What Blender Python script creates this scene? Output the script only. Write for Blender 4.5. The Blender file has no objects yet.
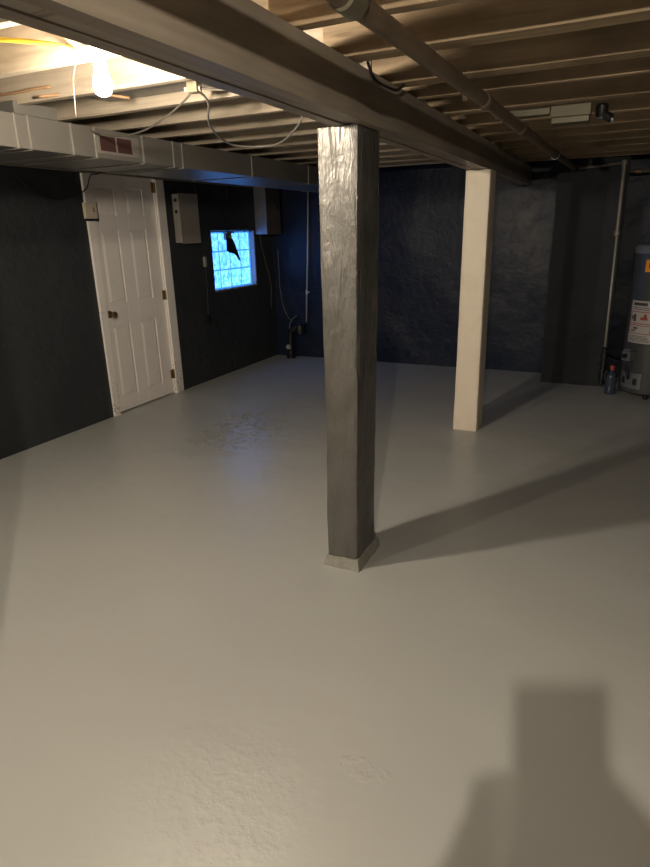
import bpy, bmesh, math, random
from mathutils import Vector, Matrix, noise
random.seed(7)
SC = bpy.context.scene
COL = SC.collection
PI = math.pi

# ------------------------------------------------------------------ helpers
def link(o):
    COL.objects.link(o); return o

def tag(o, label=None, cat=None, group=None, kind=None):
    if label: o['label'] = label
    if cat: o['category'] = cat
    if group: o['group'] = group
    if kind: o['kind'] = kind
    return o

def empty(name, loc=(0, 0, 0), rz=0.0, label=None, cat=None, group=None, kind=None):
    o = bpy.data.objects.new(name, None); link(o)
    o.location = loc; o.rotation_euler = (0, 0, rz); o.empty_display_size = .1
    return tag(o, label, cat, group, kind)

def obj(name, bm, mat, parent=None, smooth=False, bevel=0.0, keep=True, autosmooth=False):
    """links bm as ONE mesh; bm is in world coordinates and gets moved into its parent's space"""
    me = bpy.data.meshes.new(name)
    bmesh.ops.recalc_face_normals(bm, faces=bm.faces[:])
    if bevel > 0:
        ed = [e for e in bm.edges if len(e.link_faces) == 2 and e.calc_face_angle(0) > .6]
        bmesh.ops.bevel(bm, geom=ed, offset=bevel, segments=2, affect='EDGES', profile=.6)
    if parent is not None:
        M = Matrix.Identity(4)
        chain = []
        p = parent
        while p is not None:
            chain.append(Matrix.LocRotScale(p.location, p.rotation_euler, p.scale)); p = p.parent
        for m in reversed(chain): M = M @ m
        bm.transform(M.inverted())
    bm.to_mesh(me); bm.free()
    for m in (mat if isinstance(mat, (list, tuple)) else [mat]): me.materials.append(m)
    if smooth:
        for p in me.polygons: p.use_smooth = True
    o = bpy.data.objects.new(name, me); link(o)
    if parent is not None: o.parent = parent
    else:
        # origin at the centre of the base
        if len(me.vertices):
            xs = [v.co.x for v in me.vertices]; ys = [v.co.y for v in me.vertices]; zs = [v.co.z for v in me.vertices]
            c = Vector(((min(xs)+max(xs))/2, (min(ys)+max(ys))/2, min(zs)))
            me.transform(Matrix.Translation(-c)); o.location = c
    if autosmooth:
        for p in me.polygons: p.use_smooth = True
        try: me.set_sharp_from_angle(angle=math.radians(35))
        except Exception: pass
    return o

def box(bm, x0, x1, y0, y1, z0, z1, M=None, mi=0):
    vs = [bm.verts.new((x, y, z)) for x in (x0, x1) for y in (y0, y1) for z in (z0, z1)]
    if M is not None:
        for v in vs: v.co = M @ v.co
    for f in ((0,1,3,2), (4,6,7,5), (0,4,5,1), (2,3,7,6), (0,2,6,4), (1,5,7,3)):
        g = bm.faces.new([vs[i] for i in f]); g.material_index = mi
    return bm

def B(*a, M=None):
    bm = bmesh.new(); box(bm, *a, M=M); return bm

def tube(bm, pts, r, seg=10, cap=True):
    """tube along a polyline; r number or list"""
    pts = [Vector(p) for p in pts]; n = len(pts)
    rs = r if isinstance(r, (list, tuple)) else [r]*n
    rings = []; prev = None
    for i, p in enumerate(pts):
        t = (pts[min(i+1, n-1)] - pts[max(i-1, 0)]).normalized()
        if prev is None:
            a = t.orthogonal().normalized()
        else:
            a = (prev - t*prev.dot(t))
            a = a.normalized() if a.length > 1e-6 else t.orthogonal().normalized()
        prev = a; b = t.cross(a)
        rings.append([bm.verts.new(p + (a*math.cos(2*PI*k/seg) + b*math.sin(2*PI*k/seg))*rs[i]) for k in range(seg)])
    for A_, B_ in zip(rings[:-1], rings[1:]):
        for k in range(seg): bm.faces.new((A_[k], A_[(k+1) % seg], B_[(k+1) % seg], B_[k]))
    if cap:
        bm.faces.new(rings[0][::-1]); bm.faces.new(rings[-1])
    return bm

def spline(pts, n=8):
    """Catmull-Rom through the points"""
    P = [Vector(p) for p in pts]; P = [P[0]*2-P[1]] + P + [P[-1]*2-P[-2]]; out = []
    for i in range(1, len(P)-2):
        for k in range(n):
            t = k/n; a, b, c, d = P[i-1:i+3]
            out.append(.5*((2*b)+(c-a)*t+(2*a-5*b+4*c-d)*t*t+(3*b-a-3*c+d)*t**3))
    out.append(P[-2]); return out

def lathe(bm, prof, c, seg=24, axis='Z', M=None):
    """prof list of (r, h) revolved about the vertical through c"""
    rings = []
    for r, h in prof:
        ring = []
        for k in range(seg):
            a = 2*PI*k/seg
            v = Vector((r*math.cos(a), r*math.sin(a), h))
            if axis == 'X': v = Vector((v.z, v.x, v.y))
            if axis == 'Y': v = Vector((v.x, v.z, v.y))
            ring.append(bm.verts.new(v + Vector(c)))
        rings.append(ring)
    for A_, B_ in zip(rings[:-1], rings[1:]):
        for k in range(seg): bm.faces.new((A_[k], A_[(k+1) % seg], B_[(k+1) % seg], B_[k]))
    if prof[0][0] > 1e-5: bm.faces.new(rings[0][::-1])
    if prof[-1][0] > 1e-5: bm.faces.new(rings[-1])
    bmesh.ops.remove_doubles(bm, verts=bm.verts[:], dist=1e-6)
    return bm

# ------------------------------------------------------------------ materials
class N:
    """small node-tree writer"""
    def __init__(s, name):
        s.m = bpy.data.materials.new(name); s.m.use_nodes = True
        s.t = s.m.node_tree; s.t.nodes.clear()
        s.out = s.t.nodes.new('ShaderNodeOutputMaterial')
        s.p = s.t.nodes.new('ShaderNodeBsdfPrincipled')
        s.t.links.new(s.p.outputs[0], s.out.inputs[0])
        s.tc = s.t.nodes.new('ShaderNodeTexCoord')
    def new(s, typ, **kw):
        n = s.t.nodes.new(typ)
        for k, v in kw.items(): setattr(n, k, v)
        return n
    def set(s, sock, v):
        if hasattr(v, 'links') or hasattr(v, 'is_linked'): s.t.links.new(v, sock)
        elif isinstance(v, (tuple, list)) and len(v) == 3 and sock.type == 'RGBA': sock.default_value = (*v, 1)
        else: sock.default_value = v
    def coord(s, scale=(1, 1, 1), loc=(0, 0, 0), rand=False, space='Object'):
        mp = s.new('ShaderNodeMapping'); s.set(mp.inputs['Scale'], scale); s.set(mp.inputs['Location'], loc)
        src = s.tc.outputs[space]
        if rand:
            oi = s.new('ShaderNodeObjectInfo'); vm = s.new('ShaderNodeVectorMath', operation='SCALE')
            cx = s.new('ShaderNodeCombineXYZ')
            for i in range(3): s.t.links.new(oi.outputs['Random'], cx.inputs[i])
            s.t.links.new(cx.outputs[0], vm.inputs[0]); vm.inputs['Scale'].default_value = 40
            ad = s.new('ShaderNodeVectorMath', operation='ADD')
            s.t.links.new(src, ad.inputs[0]); s.t.links.new(vm.outputs[0], ad.inputs[1]); src = ad.outputs[0]
        s.t.links.new(src, mp.inputs[0]); return mp.outputs[0]
    def noise(s, scale, co=None, detail=4, rough=.55, dist=0.0):
        n = s.new('ShaderNodeTexNoise'); n.inputs['Scale'].default_value = scale
        n.inputs['Detail'].default_value = detail; n.inputs['Roughness'].default_value = rough
        n.inputs['Distortion'].default_value = dist
        s.t.links.new(co if co is not None else s.tc.outputs['Object'], n.inputs['Vector']); return n.outputs['Fac']
    def ramp(s, f, stops):
        r = s.new('ShaderNodeValToRGB'); s.t.links.new(f, r.inputs[0]); cr = r.color_ramp
        while len(cr.elements) < len(stops): cr.elements.new(.5)
        for e, (p, c) in zip(cr.elements, stops):
            e.position = p; e.color = (*c, 1) if isinstance(c, (tuple, list)) else (c, c, c, 1)
        return r.outputs[0]
    def mix(s, f, a, b, mode='MIX'):
        n = s.new('ShaderNodeMix', data_type='RGBA', blend_type=mode)
        s.set(n.inputs[0], f); s.set(n.inputs[6], a); s.set(n.inputs[7], b); return n.outputs[2]
    def math(s, op, a, b=0.0, clamp=False):
        n = s.new('ShaderNodeMath', operation=op, use_clamp=clamp); s.set(n.inputs[0], a); s.set(n.inputs[1], b); return n.outputs[0]
    def bump(s, h, strength=.3, dist=.01, normal=None):
        n = s.new('ShaderNodeBump'); n.inputs['Strength'].default_value = strength; n.inputs['Distance'].default_value = dist
        s.set(n.inputs['Height'], h)
        if normal is not None: s.t.links.new(normal, n.inputs['Normal'])
        return n.outputs[0]
    def fin(s, color=None, rough=None, metal=None, normal=None, spec=None, **kw):
        if color is not None: s.set(s.p.inputs['Base Color'], color)
        if rough is not None: s.set(s.p.inputs['Roughness'], rough)
        if metal is not None: s.set(s.p.inputs['Metallic'], metal)
        if spec is not None: s.set(s.p.inputs['Specular IOR Level'], spec)
        if normal is not None: s.t.links.new(normal, s.p.inputs['Normal'])
        for k, v in kw.items(): s.set(s.p.inputs[k.replace('_', ' ')], v)
        return s.m

def blob(n, centre, rad, co=None):
    """mask 1 at centre fading to 0 at ellipse rad"""
    mp = n.new('ShaderNodeMapping'); mp.vector_type = 'POINT'
    mp.inputs['Scale'].default_value = tuple(1/r for r in rad)
    mp.inputs['Location'].default_value = tuple(-c/r for c, r in zip(centre, rad))
    n.t.links.new(co if co is not None else n.tc.outputs['Object'], mp.inputs[0])
    ln = n.new('ShaderNodeVectorMath', operation='LENGTH'); n.t.links.new(mp.outputs[0], ln.inputs[0])
    return n.math('SUBTRACT', 1.0, ln.outputs['Value'], clamp=True)

def mat_floor():
    n = N('floor_paint')
    a = n.noise(.9, detail=3); b = n.noise(14, detail=5)
    c = n.mix(n.math('MULTIPLY', a, 1.0), (.40, .41, .405), (.47, .475, .46))
    sp = n.ramp(n.noise(55, detail=2), [(.0, 0.0), (.76, 0.0), (.80, 1.0)])
    c = n.mix(n.math('MULTIPLY', sp, .25), c, (.2, .2, .19))
    # chipped paint patches (object origin of the floor is on the world origin)
    m1 = blob(n, (-.515, 1.275, 0), (.09, .045, 1)); m2 = blob(n, (-.87, .98, 0), (.42, .42, 1)); m3 = blob(n, (-2.62, 3.85, 0), (.45, .75, 1))
    ch = n.ramp(n.noise(30, detail=7, rough=.6), [(.0, 0.0), (.46, 0.0), (.66, 1.0)])
    cr = n.ramp(n.noise(11, detail=6, dist=1.2), [(.0, 0.0), (.46, 0.0), (.5, 1.0), (.54, 0.0)])
    h = n.math('MULTIPLY', n.ramp(m1, [(0, 0.0), (.25, 1.0)]), ch)
    h = n.math('ADD', h, n.math('MULTIPLY', n.math('MULTIPLY', m2, ch), .55))
    h = n.math('ADD', h, n.math('MULTIPLY', n.math('MULTIPLY', m3, cr), 4.5))
    h = n.math('ADD', h, n.math('MULTIPLY', b, .12))
    big = n.noise(2.2, detail=3)
    nb = n.bump(big, .35, .03)
    nb = n.bump(h, .55, .004, nb)
    r = n.math('ADD', n.math('MULTIPLY', n.noise(3.5, detail=5), .16), .27)
    r = n.math('SUBTRACT', r, n.math('MULTIPLY', n.math('MULTIPLY', m3, n.ramp(n.noise(4.5, detail=6, rough=.6), [(0, 0.0), (.46, 0.0), (.54, 1.0)])), .22))
    c = n.mix(n.math('MULTIPLY', n.math('MULTIPLY', n.ramp(m1, [(0, 0.0), (.25, 1.0)]), ch), .3), c, (.5, .47, .4))
    return n.fin(c, r, normal=nb, spec=.5)

def mat_wall(name, c1, c2, rough=.5, bumps=.6, glints=None, spec=.25):
    n = N(name)
    a = n.noise(1.6, detail=5); b = n.noise(9, detail=6, rough=.6); f = n.noise(60, detail=3)
    c = n.mix(a, c1, c2)
    w = n.ramp(n.noise(22, detail=6, rough=.7, dist=.5), [(0, 0.0), (.70, 0.0), (.74, 1.0)])
    c = n.mix(n.math('MULTIPLY', w, .35), c, (.22, .22, .22))
    if glints:   # pale patches painted in for lamplight catching the bumpy paint
        for cen, rad, k in glints:
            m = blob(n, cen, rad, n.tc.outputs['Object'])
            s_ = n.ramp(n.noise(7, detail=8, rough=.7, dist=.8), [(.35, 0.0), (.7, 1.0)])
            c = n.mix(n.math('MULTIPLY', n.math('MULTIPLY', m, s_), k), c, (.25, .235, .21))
    nb = n.bump(a, .5, .06); nb = n.bump(b, bumps, .02, nb); nb = n.bump(f, .15, .003, nb)
    return n.fin(c, rough, normal=nb, spec=spec)

def mat_wood(name, c1, c2, c3, along='X', rough=.75, dirty=.5):
    n = N(name)
    sc = {'X': (.5, 9, 9), 'Y': (9, .5, 9), 'Z': (9, 9, .5)}[along]
    co = n.coord(sc, rand=True); g = n.noise(3.0, co, detail=6, rough=.65, dist=.4)
    d = n.noise(2.3, n.coord(rand=True), detail=5)
    c = n.ramp(g, [(.25, c1), (.5, c2), (.75, c3)])
    c = n.mix(n.math('MULTIPLY', n.ramp(d, [(.45, 0.0), (.7, 1.0)]), dirty), c, tuple(x*.45 for x in c1))
    k = n.ramp(n.noise(16, n.coord((.12, 1, 1), rand=True), detail=2), [(0, 0.0), (.72, 0.0), (.78, 1.0)])
    c = n.mix(n.math('MULTIPLY', k, .6), c, tuple(x*.25 for x in c1))
    return n.fin(c, rough, normal=n.bump(g, .35, .004), spec=.25)

def mat_plain(name, c, rough=.5, metal=0.0, var=.15, scale=14, bumps=.1, spec=.5, **kw):
    n = N(name); a = n.noise(scale, detail=4)
    col = n.mix(a, tuple(x*(1-var) for x in c), tuple(min(1, x*(1+var)) for x in c))
    return n.fin(col, rough, metal, n.bump(n.noise(scale*3, detail=3), bumps, .003), spec, **kw)

def mat_peel(name, c, wear, amount, rough=.42):
    """painted wood with paint peeled near the bottom edge"""
    n = N(name)
    a = n.noise(4, detail=4)
    col = n.mix(a, tuple(x*.93 for x in c), c)
    sx = n.new('ShaderNodeSeparateXYZ'); n.t.links.new(n.tc.outputs['Object'], sx.inputs[0])
    low = n.math('MULTIPLY', n.math('SUBTRACT', amount, sx.outputs['Z'], clamp=True), .22)
    pe = n.math('ADD', n.noise(75, detail=5, dist=.3), low)
    msk = n.ramp(pe, [(0, 0.0), (.70, 0.0), (.715, 1.0)])
    col = n.mix(msk, col, wear)
    return n.fin(col, rough, normal=n.bump(n.math('SUBTRACT', 1.0, msk), .35, .002), spec=.45)

def mat_post(name, c, dark, rough, metal, bumps):
    n = N(name)
    co = n.coord((9, 9, 1.3)); g = n.noise(2.4, co, detail=6, rough=.55, dist=1.2)
    l = n.noise(6, detail=5, dist=.4); w = n.noise(30, n.coord((1, 1, .5)), detail=4)
    col = n.mix(n.ramp(l, [(.45, 0.0), (.8, 1.0)]), c, dark)
    nb = n.bump(g, bumps, .012); nb = n.bump(w, bumps*.7, .008, nb); nb = n.bump(l, .4, .02, nb)
    r = n.math('ADD', n.math('MULTIPLY', l, .2), rough-.1)
    return n.fin(col, r, metal, nb)

M = {}
M['floor'] = mat_floor()
M['wall'] = mat_wall('navy_wall_paint', (.021, .025, .031), (.046, .049, .053), .55)
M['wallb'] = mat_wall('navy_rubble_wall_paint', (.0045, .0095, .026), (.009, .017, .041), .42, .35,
                      glints=[((-.92, 6.72, 1.55), (.50, 3, .75), .45), ((-.9, 6.72, .9), (.5, 3, .5), .2)])  # lamp highlights on the bumps, put into the colour as pale patches
M['chim'] = mat_wall('chimney_paint', (.014, .018, .025), (.024, .028, .034), .6, .5)
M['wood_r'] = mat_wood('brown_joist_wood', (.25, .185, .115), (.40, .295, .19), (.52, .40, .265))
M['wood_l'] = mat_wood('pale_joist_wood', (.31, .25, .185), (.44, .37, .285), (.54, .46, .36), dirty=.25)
M['sub'] = mat_wood('subfloor_boards', (.08, .055, .035), (.14, .10, .06), (.21, .15, .09), along='Y')
M['beam'] = mat_wood('grey_brown_beam_wood', (.23, .195, .16), (.31, .265, .215), (.38, .325, .265), along='Y', rough=.5, dirty=.3)
M['plate'] = mat_plain('grey_painted_plate', (.20, .18, .155), .6)
M['post_g'] = mat_post('silver_grey_post_paint', (.125, .12, .112), (.075, .068, .057), .34, .3, .9)
M['post_w'] = mat_post('cream_post_paint', (.82, .73, .61), (.76, .66, .53), .6, 0.0, .18)
M['mortar'] = mat_plain('concrete_collar', (.27, .265, .235), .75, scale=40, var=.35, bumps=.7)
M['duct'] = mat_plain('grey_painted_duct', (.17, .16, .145), .42, .25, var=.12, scale=5)
M['seam'] = mat_plain('duct_seam_metal', (.30, .285, .26), .4, .3)
M['ventf'] = mat_plain('vent_frame_metal', (.24, .225, .20), .45, .2)
M['ventd'] = mat_plain('maroon_vent_opening', (.05, .02, .02), .6, scale=40)
M['door'] = mat_peel('cream_door_paint', (.90, .85, .82), (.2, .14, .09), .30)
M['casing'] = mat_peel('cream_casing_paint', (.88, .83, .79), (.16, .11, .07), .60, .45)
M['brass'] = mat_plain('old_brass', (.33, .22, .09), .3, .9)
M['steel'] = mat_plain('dull_steel', (.42, .42, .42), .38, .8)
M['galv'] = mat_plain('galvanised_box', (.20, .205, .21), .4, .5, scale=25)
M['panelbrown'] = mat_plain('brown_grey_panel', (.13, .11, .09), .5, .1)
M['boxgrey'] = mat_plain('grey_enamel_box', (.30, .275, .245), .45, .1, var=.1)
M['statbox'] = mat_plain('beige_thermostat_plastic', (.55, .48, .38), .5)
M['black'] = mat_plain('black_plastic', (.010, .010, .011), .45)
M['blackrag'] = mat_plain('black_sheet', (.006, .006, .007), .55)
M['cable_g'] = mat_plain('grey_cable', (.10, .088, .075), .55)
M['cable_w'] = mat_plain('white_cable', (.30, .28, .25), .5)
M['cable_y'] = mat_plain('yellow_cable', (.85, .68, .07), .45)
M['cable_b'] = mat_plain('brown_cable', (.36, .21, .11), .55)
M['pipe'] = mat_plain('rusty_cast_iron', (.17, .125, .085), .55, .25, var=.5, scale=9, bumps=.5)
M['pipe_h'] = mat_plain('pale_pipe_coupling', (.16, .145, .10), .45, .3)
M['gas'] = mat_plain('grey_gas_pipe', (.25, .22, .19), .5, .3, var=.3)
M['conduit'] = mat_plain('pale_conduit', (.42, .41, .36), .45, .1)
M['copper'] = mat_plain('dull_copper', (.22, .14, .09), .45, .4)
M['heater'] = mat_plain('dark_grey_heater_enamel', (.060, .063, .068), .38, .1, var=.08)
M['heatertop'] = mat_plain('pale_grey_heater_rim', (.17, .18, .20), .4, .2)
M['label'] = mat_plain('white_paper_label', (.45, .42, .40), .5, var=.04)
M['ink'] = mat_plain('dark_print', (.06, .05, .05), .5)
M['redink'] = mat_plain('red_print', (.32, .06, .04), .5)
M['orange'] = mat_plain('orange_sticker', (.85, .32, .02), .5, var=.05)
M['creambox'] = mat_plain('cream_box_paint', (.20, .175, .115), .5)
M['porcelain'] = mat_plain('porcelain', (.80, .77, .70), .25, var=.03)
M['red'] = mat_plain('red_cap', (.35, .05, .035), .35)
M['jug'] = mat_plain('blue_translucent_plastic', (.06, .085, .13), .2, Transmission_Weight=.35)
M['skin'] = mat_plain('skin', (.52, .33, .24), .5, Subsurface_Weight=.05)
M['jacket'] = mat_plain('charcoal_jacket_cloth', (.05, .055, .06), .85, scale=60, bumps=.4)
M['jeans'] = mat_plain('blue_denim', (.05, .075, .13), .85, scale=60, bumps=.4)
M['hair'] = mat_plain('dark_brown_hair', (.035, .022, .014), .6, scale=50, bumps=.8)
M['shoe'] = mat_plain('grey_shoe', (.16, .16, .16), .6)
M['eye'] = mat_plain('eye_white', (.8, .8, .78), .2, var=.02)
M['iris'] = mat_plain('iris', (.05, .03, .02), .2)

def mat_emit(name, c, s):
    n = N(name); return n.fin((.9, .88, .85), .3, Emission_Color=c, Emission_Strength=s)
WARM = (1.0, .865, .675)
M['bulb1'] = mat_emit('lit_bulb_glass', WARM, 570.0)
M['bulb2'] = mat_emit('lit_bulb_glass_over_camera', WARM, 10500.0)
M['bulb3'] = mat_emit('lit_bulb_glass_left_rear', WARM, 1250.0)

def mat_glassblock():
    n = N('daylit_wavy_glass_block')
    w = n.noise(34, n.coord((1, 1, .5)), detail=4, rough=.6, dist=1.2)
    big = n.noise(3, detail=2)
    c = n.ramp(w, [(.34, (.010, .09, .34)), (.5, (.035, .155, .52)), (.66, (.11, .30, .80))])
    s_ = n.math('ADD', n.math('MULTIPLY', big, 1.6), 1.5)
    return n.fin((.3, .5, .7), .12, normal=n.bump(w, .8, .01), Emission_Color=c, Emission_Strength=s_)
M['glass'] = mat_glassblock()
M['joint'] = N('daylit_block_joint').fin((.4, .55, .7), .6, Emission_Color=(.012, .10, .34), Emission_Strength=1.0)
M['reveal'] = mat_plain('window_reveal_mortar', (.22, .24, .28), .7, scale=40, bumps=.6)

# ------------------------------------------------------------------ camera
R_ = Vector((0.90470133, 0.42532568, -0.02477027)); U_ = Vector((-0.1137125, 0.29708863, 0.94805475)); F_ = Vector((-0.410591, 0.85488971, -0.31714132))
cam = bpy.data.cameras.new('camera'); co = bpy.data.objects.new('camera', cam); link(co)
mw = Matrix((( R_.x, U_.x, -F_.x, 0), (R_.y, U_.y, -F_.y, 0), (R_.z, U_.z, -F_.z, 1.5), (0, 0, 0, 1)))
co.matrix_world = mw
cam.sensor_fit = 'VERTICAL'; cam.sensor_height = 24; cam.lens = 607.43/867*24; cam.clip_start = .01; cam.clip_end = 100
SC.camera = co

# ------------------------------------------------------------------ the setting
XL, YB, XR, YF = -3.871, 6.729, 2.9, -2.6
ZJ, ZC = 2.04, 2.235
def struct(name, bm, mat, parent=None, **kw):
    o = obj(name, bm, mat, parent, **kw)
    if parent is None: o['kind'] = 'structure'
    return o
f = struct('floor', B(XL-.2, XR+.2, YF-.2, YB+.2, -.12, 0), M['floor'])
# keep the floor's object space on the world origin so its chips stay where they lie
f.data.transform(Matrix.Translation(f.location)); f.location = (0, 0, 0)
struct('ceiling', B(XL-.2, XR+.2, YF-.2, YB+.2, ZC, ZC+.05), M['sub'])

WY0, WY1, WZ0, WZ1 = 5.462, 6.325, .905, 1.525       # window opening
DY0, DY1, DZ = 3.872, 4.662, 2.005                    # door opening
bm = bmesh.new()
x0, x1 = XL-.2, XL
box(bm, x0, x1, YF-.2, DY0, 0, ZC); box(bm, x0, x1, DY0, DY1, DZ, ZC); box(bm, x0, XL-.06, DY0, DY1, 0, DZ); box(bm, x0, x1, DY1, WY0, 0, ZC)
box(bm, x0, x1, WY0, WY1, 0, WZ0); box(bm, x0, x1, WY0, WY1, WZ1, ZC); box(bm, x0, x1, WY1, YB+.2, 0, ZC)
struct('wall_left', bm, M['wall'])
# back wall: gently wavy rubble face under thick paint
bm = bmesh.new()
NX, NZ = 90, 30
def wav(x, z):
    return .020*noise.noise((x*1.7, z*1.9, 3.1)) + .007*noise.noise((x*6, z*6, 9.3))
gr = [[bm.verts.new((XL+(XR-XL)*i/NX, YB-.012+wav(XL+(XR-XL)*i/NX, ZC*k/NZ), ZC*k/NZ)) for k in range(NZ+1)] for i in range(NX+1)]
for i in range(NX):
    for k in range(NZ): bm.faces.new((gr[i][k], gr[i+1][k], gr[i+1][k+1], gr[i][k+1]))
bk = [bm.verts.new((x, YB+.2, z)) for x, z in ((XL, 0), (XR, 0), (XR, ZC), (XL, ZC))]
bm.faces.new(bk)
bm.faces.new([gr[i][0] for i in range(NX+1)] + [bk[1], bk[0]])
bm.faces.new([gr[i][NZ] for i in range(NX, -1, -1)] + [bk[3], bk[2]])
bm.faces.new([gr[0][k] for k in range(NZ, -1, -1)] + [bk[0], bk[3]])
bm.faces.new([gr[NX][k] for k in range(NZ+1)] + [bk[2], bk[1]])
o = struct('wall_back', bm, M['wallb'], autosmooth=True)
o.data.transform(Matrix.Translation(o.location)); o.location = (0, 0, 0)
struct('wall_right', B(XR, XR+.2, YF-.2, YB+.2, 0, ZC), M['wall'])
struct('wall_front', B(XL, XR, YF-.2, YF, 0, ZC), M['wall'])
# chimney breast standing out of the back wall
bm = bmesh.new()
NX, NZ = 10, 40
CX0, CX1, CYF = -.615, -.035, 6.30
def ring(z):
    pts = []
    for i in range(NX+1): pts.append((CX0+(CX1-CX0)*i/NX, CYF))
    for i in range(1, 6): pts.append((CX1, CYF+(YB-.03-CYF)*i/5))
    for i in range(1, NX+1): pts.append((CX1-(CX1-CX0)*i/NX, YB-.03))
    for i in range(1, 5): pts.append((CX0, YB-.03-(YB-.03-CYF)*i/5))
    return [bm.verts.new((x+.016*noise.noise((x*4, z*3, 1.0)), y+.016*noise.noise((x*3, z*2.5, 7.0)) if y < 6.6 else y, z)) for x, y in pts]
rg = [ring(ZJ*k/NZ) for k in range(NZ+1)]
for a, b in zip(rg[:-1], rg[1:]):
    for i in range(len(a)): bm.faces.new((a[i], a[(i+1) % len(a)], b[(i+1) % len(a)], b[i]))
bm.faces.new(rg[0][::-1]); bm.faces.new(rg[-1])
struct('wall_chimney', bm, M['chim'], autosmooth=True)
# grey plate along the top of the left wall
struct('trim_1', B(XL+.001, XL+.03, .5, YB-.05, 1.972, 2.066), M['plate'], bevel=.003)

# ------------------------------------------------------------------ door
d = empty('door_1', (XL, (DY0+DY1)/2, 0), kind='structure')
# six-panel slab: face at XL-.012
fx = XL-.012
ys = [DY0+.008, 3.95, 4.158, 4.288, 4.500, DY1-.012]
zs = [.012, .135, .765, .95, 1.545, 1.66, 1.875, DZ-.012]
bm = bmesh.new()
box(bm, fx-.038, fx-.012, ys[0], ys[-1], zs[0], zs[-1])          # core
def fr(y0, y1, z0, z1): box(bm, fx-.0125, fx, y0, y1, z0, z1)
for a, b in ((0, 1), (2, 3), (4, 5)): fr(ys[a], ys[b], zs[0], zs[-1])
for a, b in ((0, 1), (2, 3), (4, 5), (6, 7)):
    fr(ys[1], ys[2], zs[a], zs[b]); fr(ys[3], ys[4], zs[a], zs[b])
slab = obj('door_slab', bm, M['door'], d, bevel=.0025)
for (a, b) in ((1, 2), (3, 4)):
    for (c, e) in ((1, 2), (3, 4), (5, 6)):
        bm = bmesh.new()
        y0, y1, z0, z1 = ys[a]+.001, ys[b]-.001, zs[c]+.001, zs[e]-.001
        g = .028
        v = []
        for (dy, x) in ((0, fx-.0119), (.010, fx-.0085), (g, fx-.001)):
            v.append([bm.verts.new(p) for p in ((x, y0+dy, z0+dy), (x, y1-dy, z0+dy), (x, y1-dy, z1-dy), (x, y0+dy, z1-dy))])
        for p, q in zip(v[:-1], v[1:]):
            for i in range(4): bm.faces.new((p[i], p[(i+1) % 4], q[(i+1) % 4], q[i]))
        bm.faces.new(v[-1]); bm.faces.new(v[0][::-1])
        obj('door_panel', bm, M['door'], slab)
bm = bmesh.new()
def jit(y, z, k): return k*noise.noise((y*9, z*9, 2.0))
box(bm, XL+.001, XL+.020, 3.800, DY0+.006, .0, .90)               # lower length, cut across at knob height
box(bm, XL+.001, XL+.024, 3.800, DY0+.006, .902, 1.968)
bm2 = bm
obj('door_casing', bm2, M['casing'], d, bevel=.003)
obj('door_casing', B(XL+.001, XL+.022, DY1-.006, 4.765, 0, 1.968), M['casing'], d, bevel=.004)
bm = bmesh.new(); box(bm, XL-.05, XL, DY0, DY0+.006, 0, DZ); box(bm, XL-.05, XL, DY1-.010, DY1, 0, DZ); box(bm, XL-.05, XL, DY0, DY1, DZ-.010, DZ)
obj('door_jamb', bm, M['casing'], d)
for z in (.20, .96, 1.90):
    h = bmesh.new(); tube(h, [(XL+.008, DY1-.012, z-.045), (XL+.008, DY1-.012, z+.045)], .007, 10)
    box(h, XL-.0115, XL+.003, DY1-.040, DY1-.014, z-.042, z+.042)
    obj('hinge', h, M['brass'], d, autosmooth=True)
h = bmesh.new(); lathe(h, [(.0, -.001), (.032, -.001), (.032, .004), (.028, .008), (.011, .010), (.010, .035), (.022, .042), (.028, .055), (.026, .066), (.014, .072), (0, .073)], (fx, 3.927, .868), 20, 'X')
obj('door_knob', h, M['brass'], d, autosmooth=True)

# ------------------------------------------------------------------ glass-block window
w = empty('window_1', (XL-.07, (WY0+WY1)/2, WZ0), kind='structure')
gx = XL-.065
obj('mortar_joints', B(gx-.06, gx-.008, WY0, WY1, WZ0, WZ1), M['joint'], w)
nc, nr = 4, 3
for i in range(nc):
    for k in range(nr):
        a = WY0+.022+(WY1-WY0-.044)*i/nc; b = WY0+.022+(WY1-WY0-.044)*(i+1)/nc
        c = WZ0+.020+(WZ1-WZ0-.040)*k/nr; e = WZ0+.020+(WZ1-WZ0-.040)*(k+1)/nr
        g = bmesh.new(); box(g, gx-.0078, gx-.003, a+.012, b-.012, c+.009, e-.009)
        obj('glass_block', g, M['glass'], w, bevel=.0015)
# rough mortar lining of the opening, ragged towards the room
bm = bmesh.new()
def lining(path, inward, n=40):
    prev = None
    for i in range(n+1):
        t = i/n; p = Vector(path[0]).lerp(Vector(path[1]), t)
        o_ = .010+.016*abs(noise.noise((p.y*13, p.z*13, 4)))
        a = bm.verts.new((XL-.060, p.y, p.z)); b = bm.verts.new((XL-.004, p.y, p.z))
        c = bm.verts.new((XL-.006, p.y+inward[0]*o_, p.z+inward[1]*o_)); e = bm.verts.new((XL-.060, p.y+inward[0]*.012, p.z+inward[1]*.012))
        if prev:
            for k in range(4): bm.faces.new((prev[k], (a, b, c, e)[k], (a, b, c, e)[(k+1) % 4], prev[(k+1) % 4]))
        prev = (a, b, c, e)
e_ = .002
lining(((0, WY0+e_, WZ0+e_), (0, WY0+e_, WZ1-e_)), (1, 0)); lining(((0, WY1-e_, WZ0+e_), (0, WY1-e_, WZ1-e_)), (-1, 0))
lining(((0, WY0+e_, WZ1-e_), (0, WY1-e_, WZ1-e_)), (0, -1)); lining(((0, WY0+e_, WZ0+e_), (0, WY1-e_, WZ0+e_)), (0, 1))
obj('window_frame', bm, M['reveal'], w)

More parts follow.
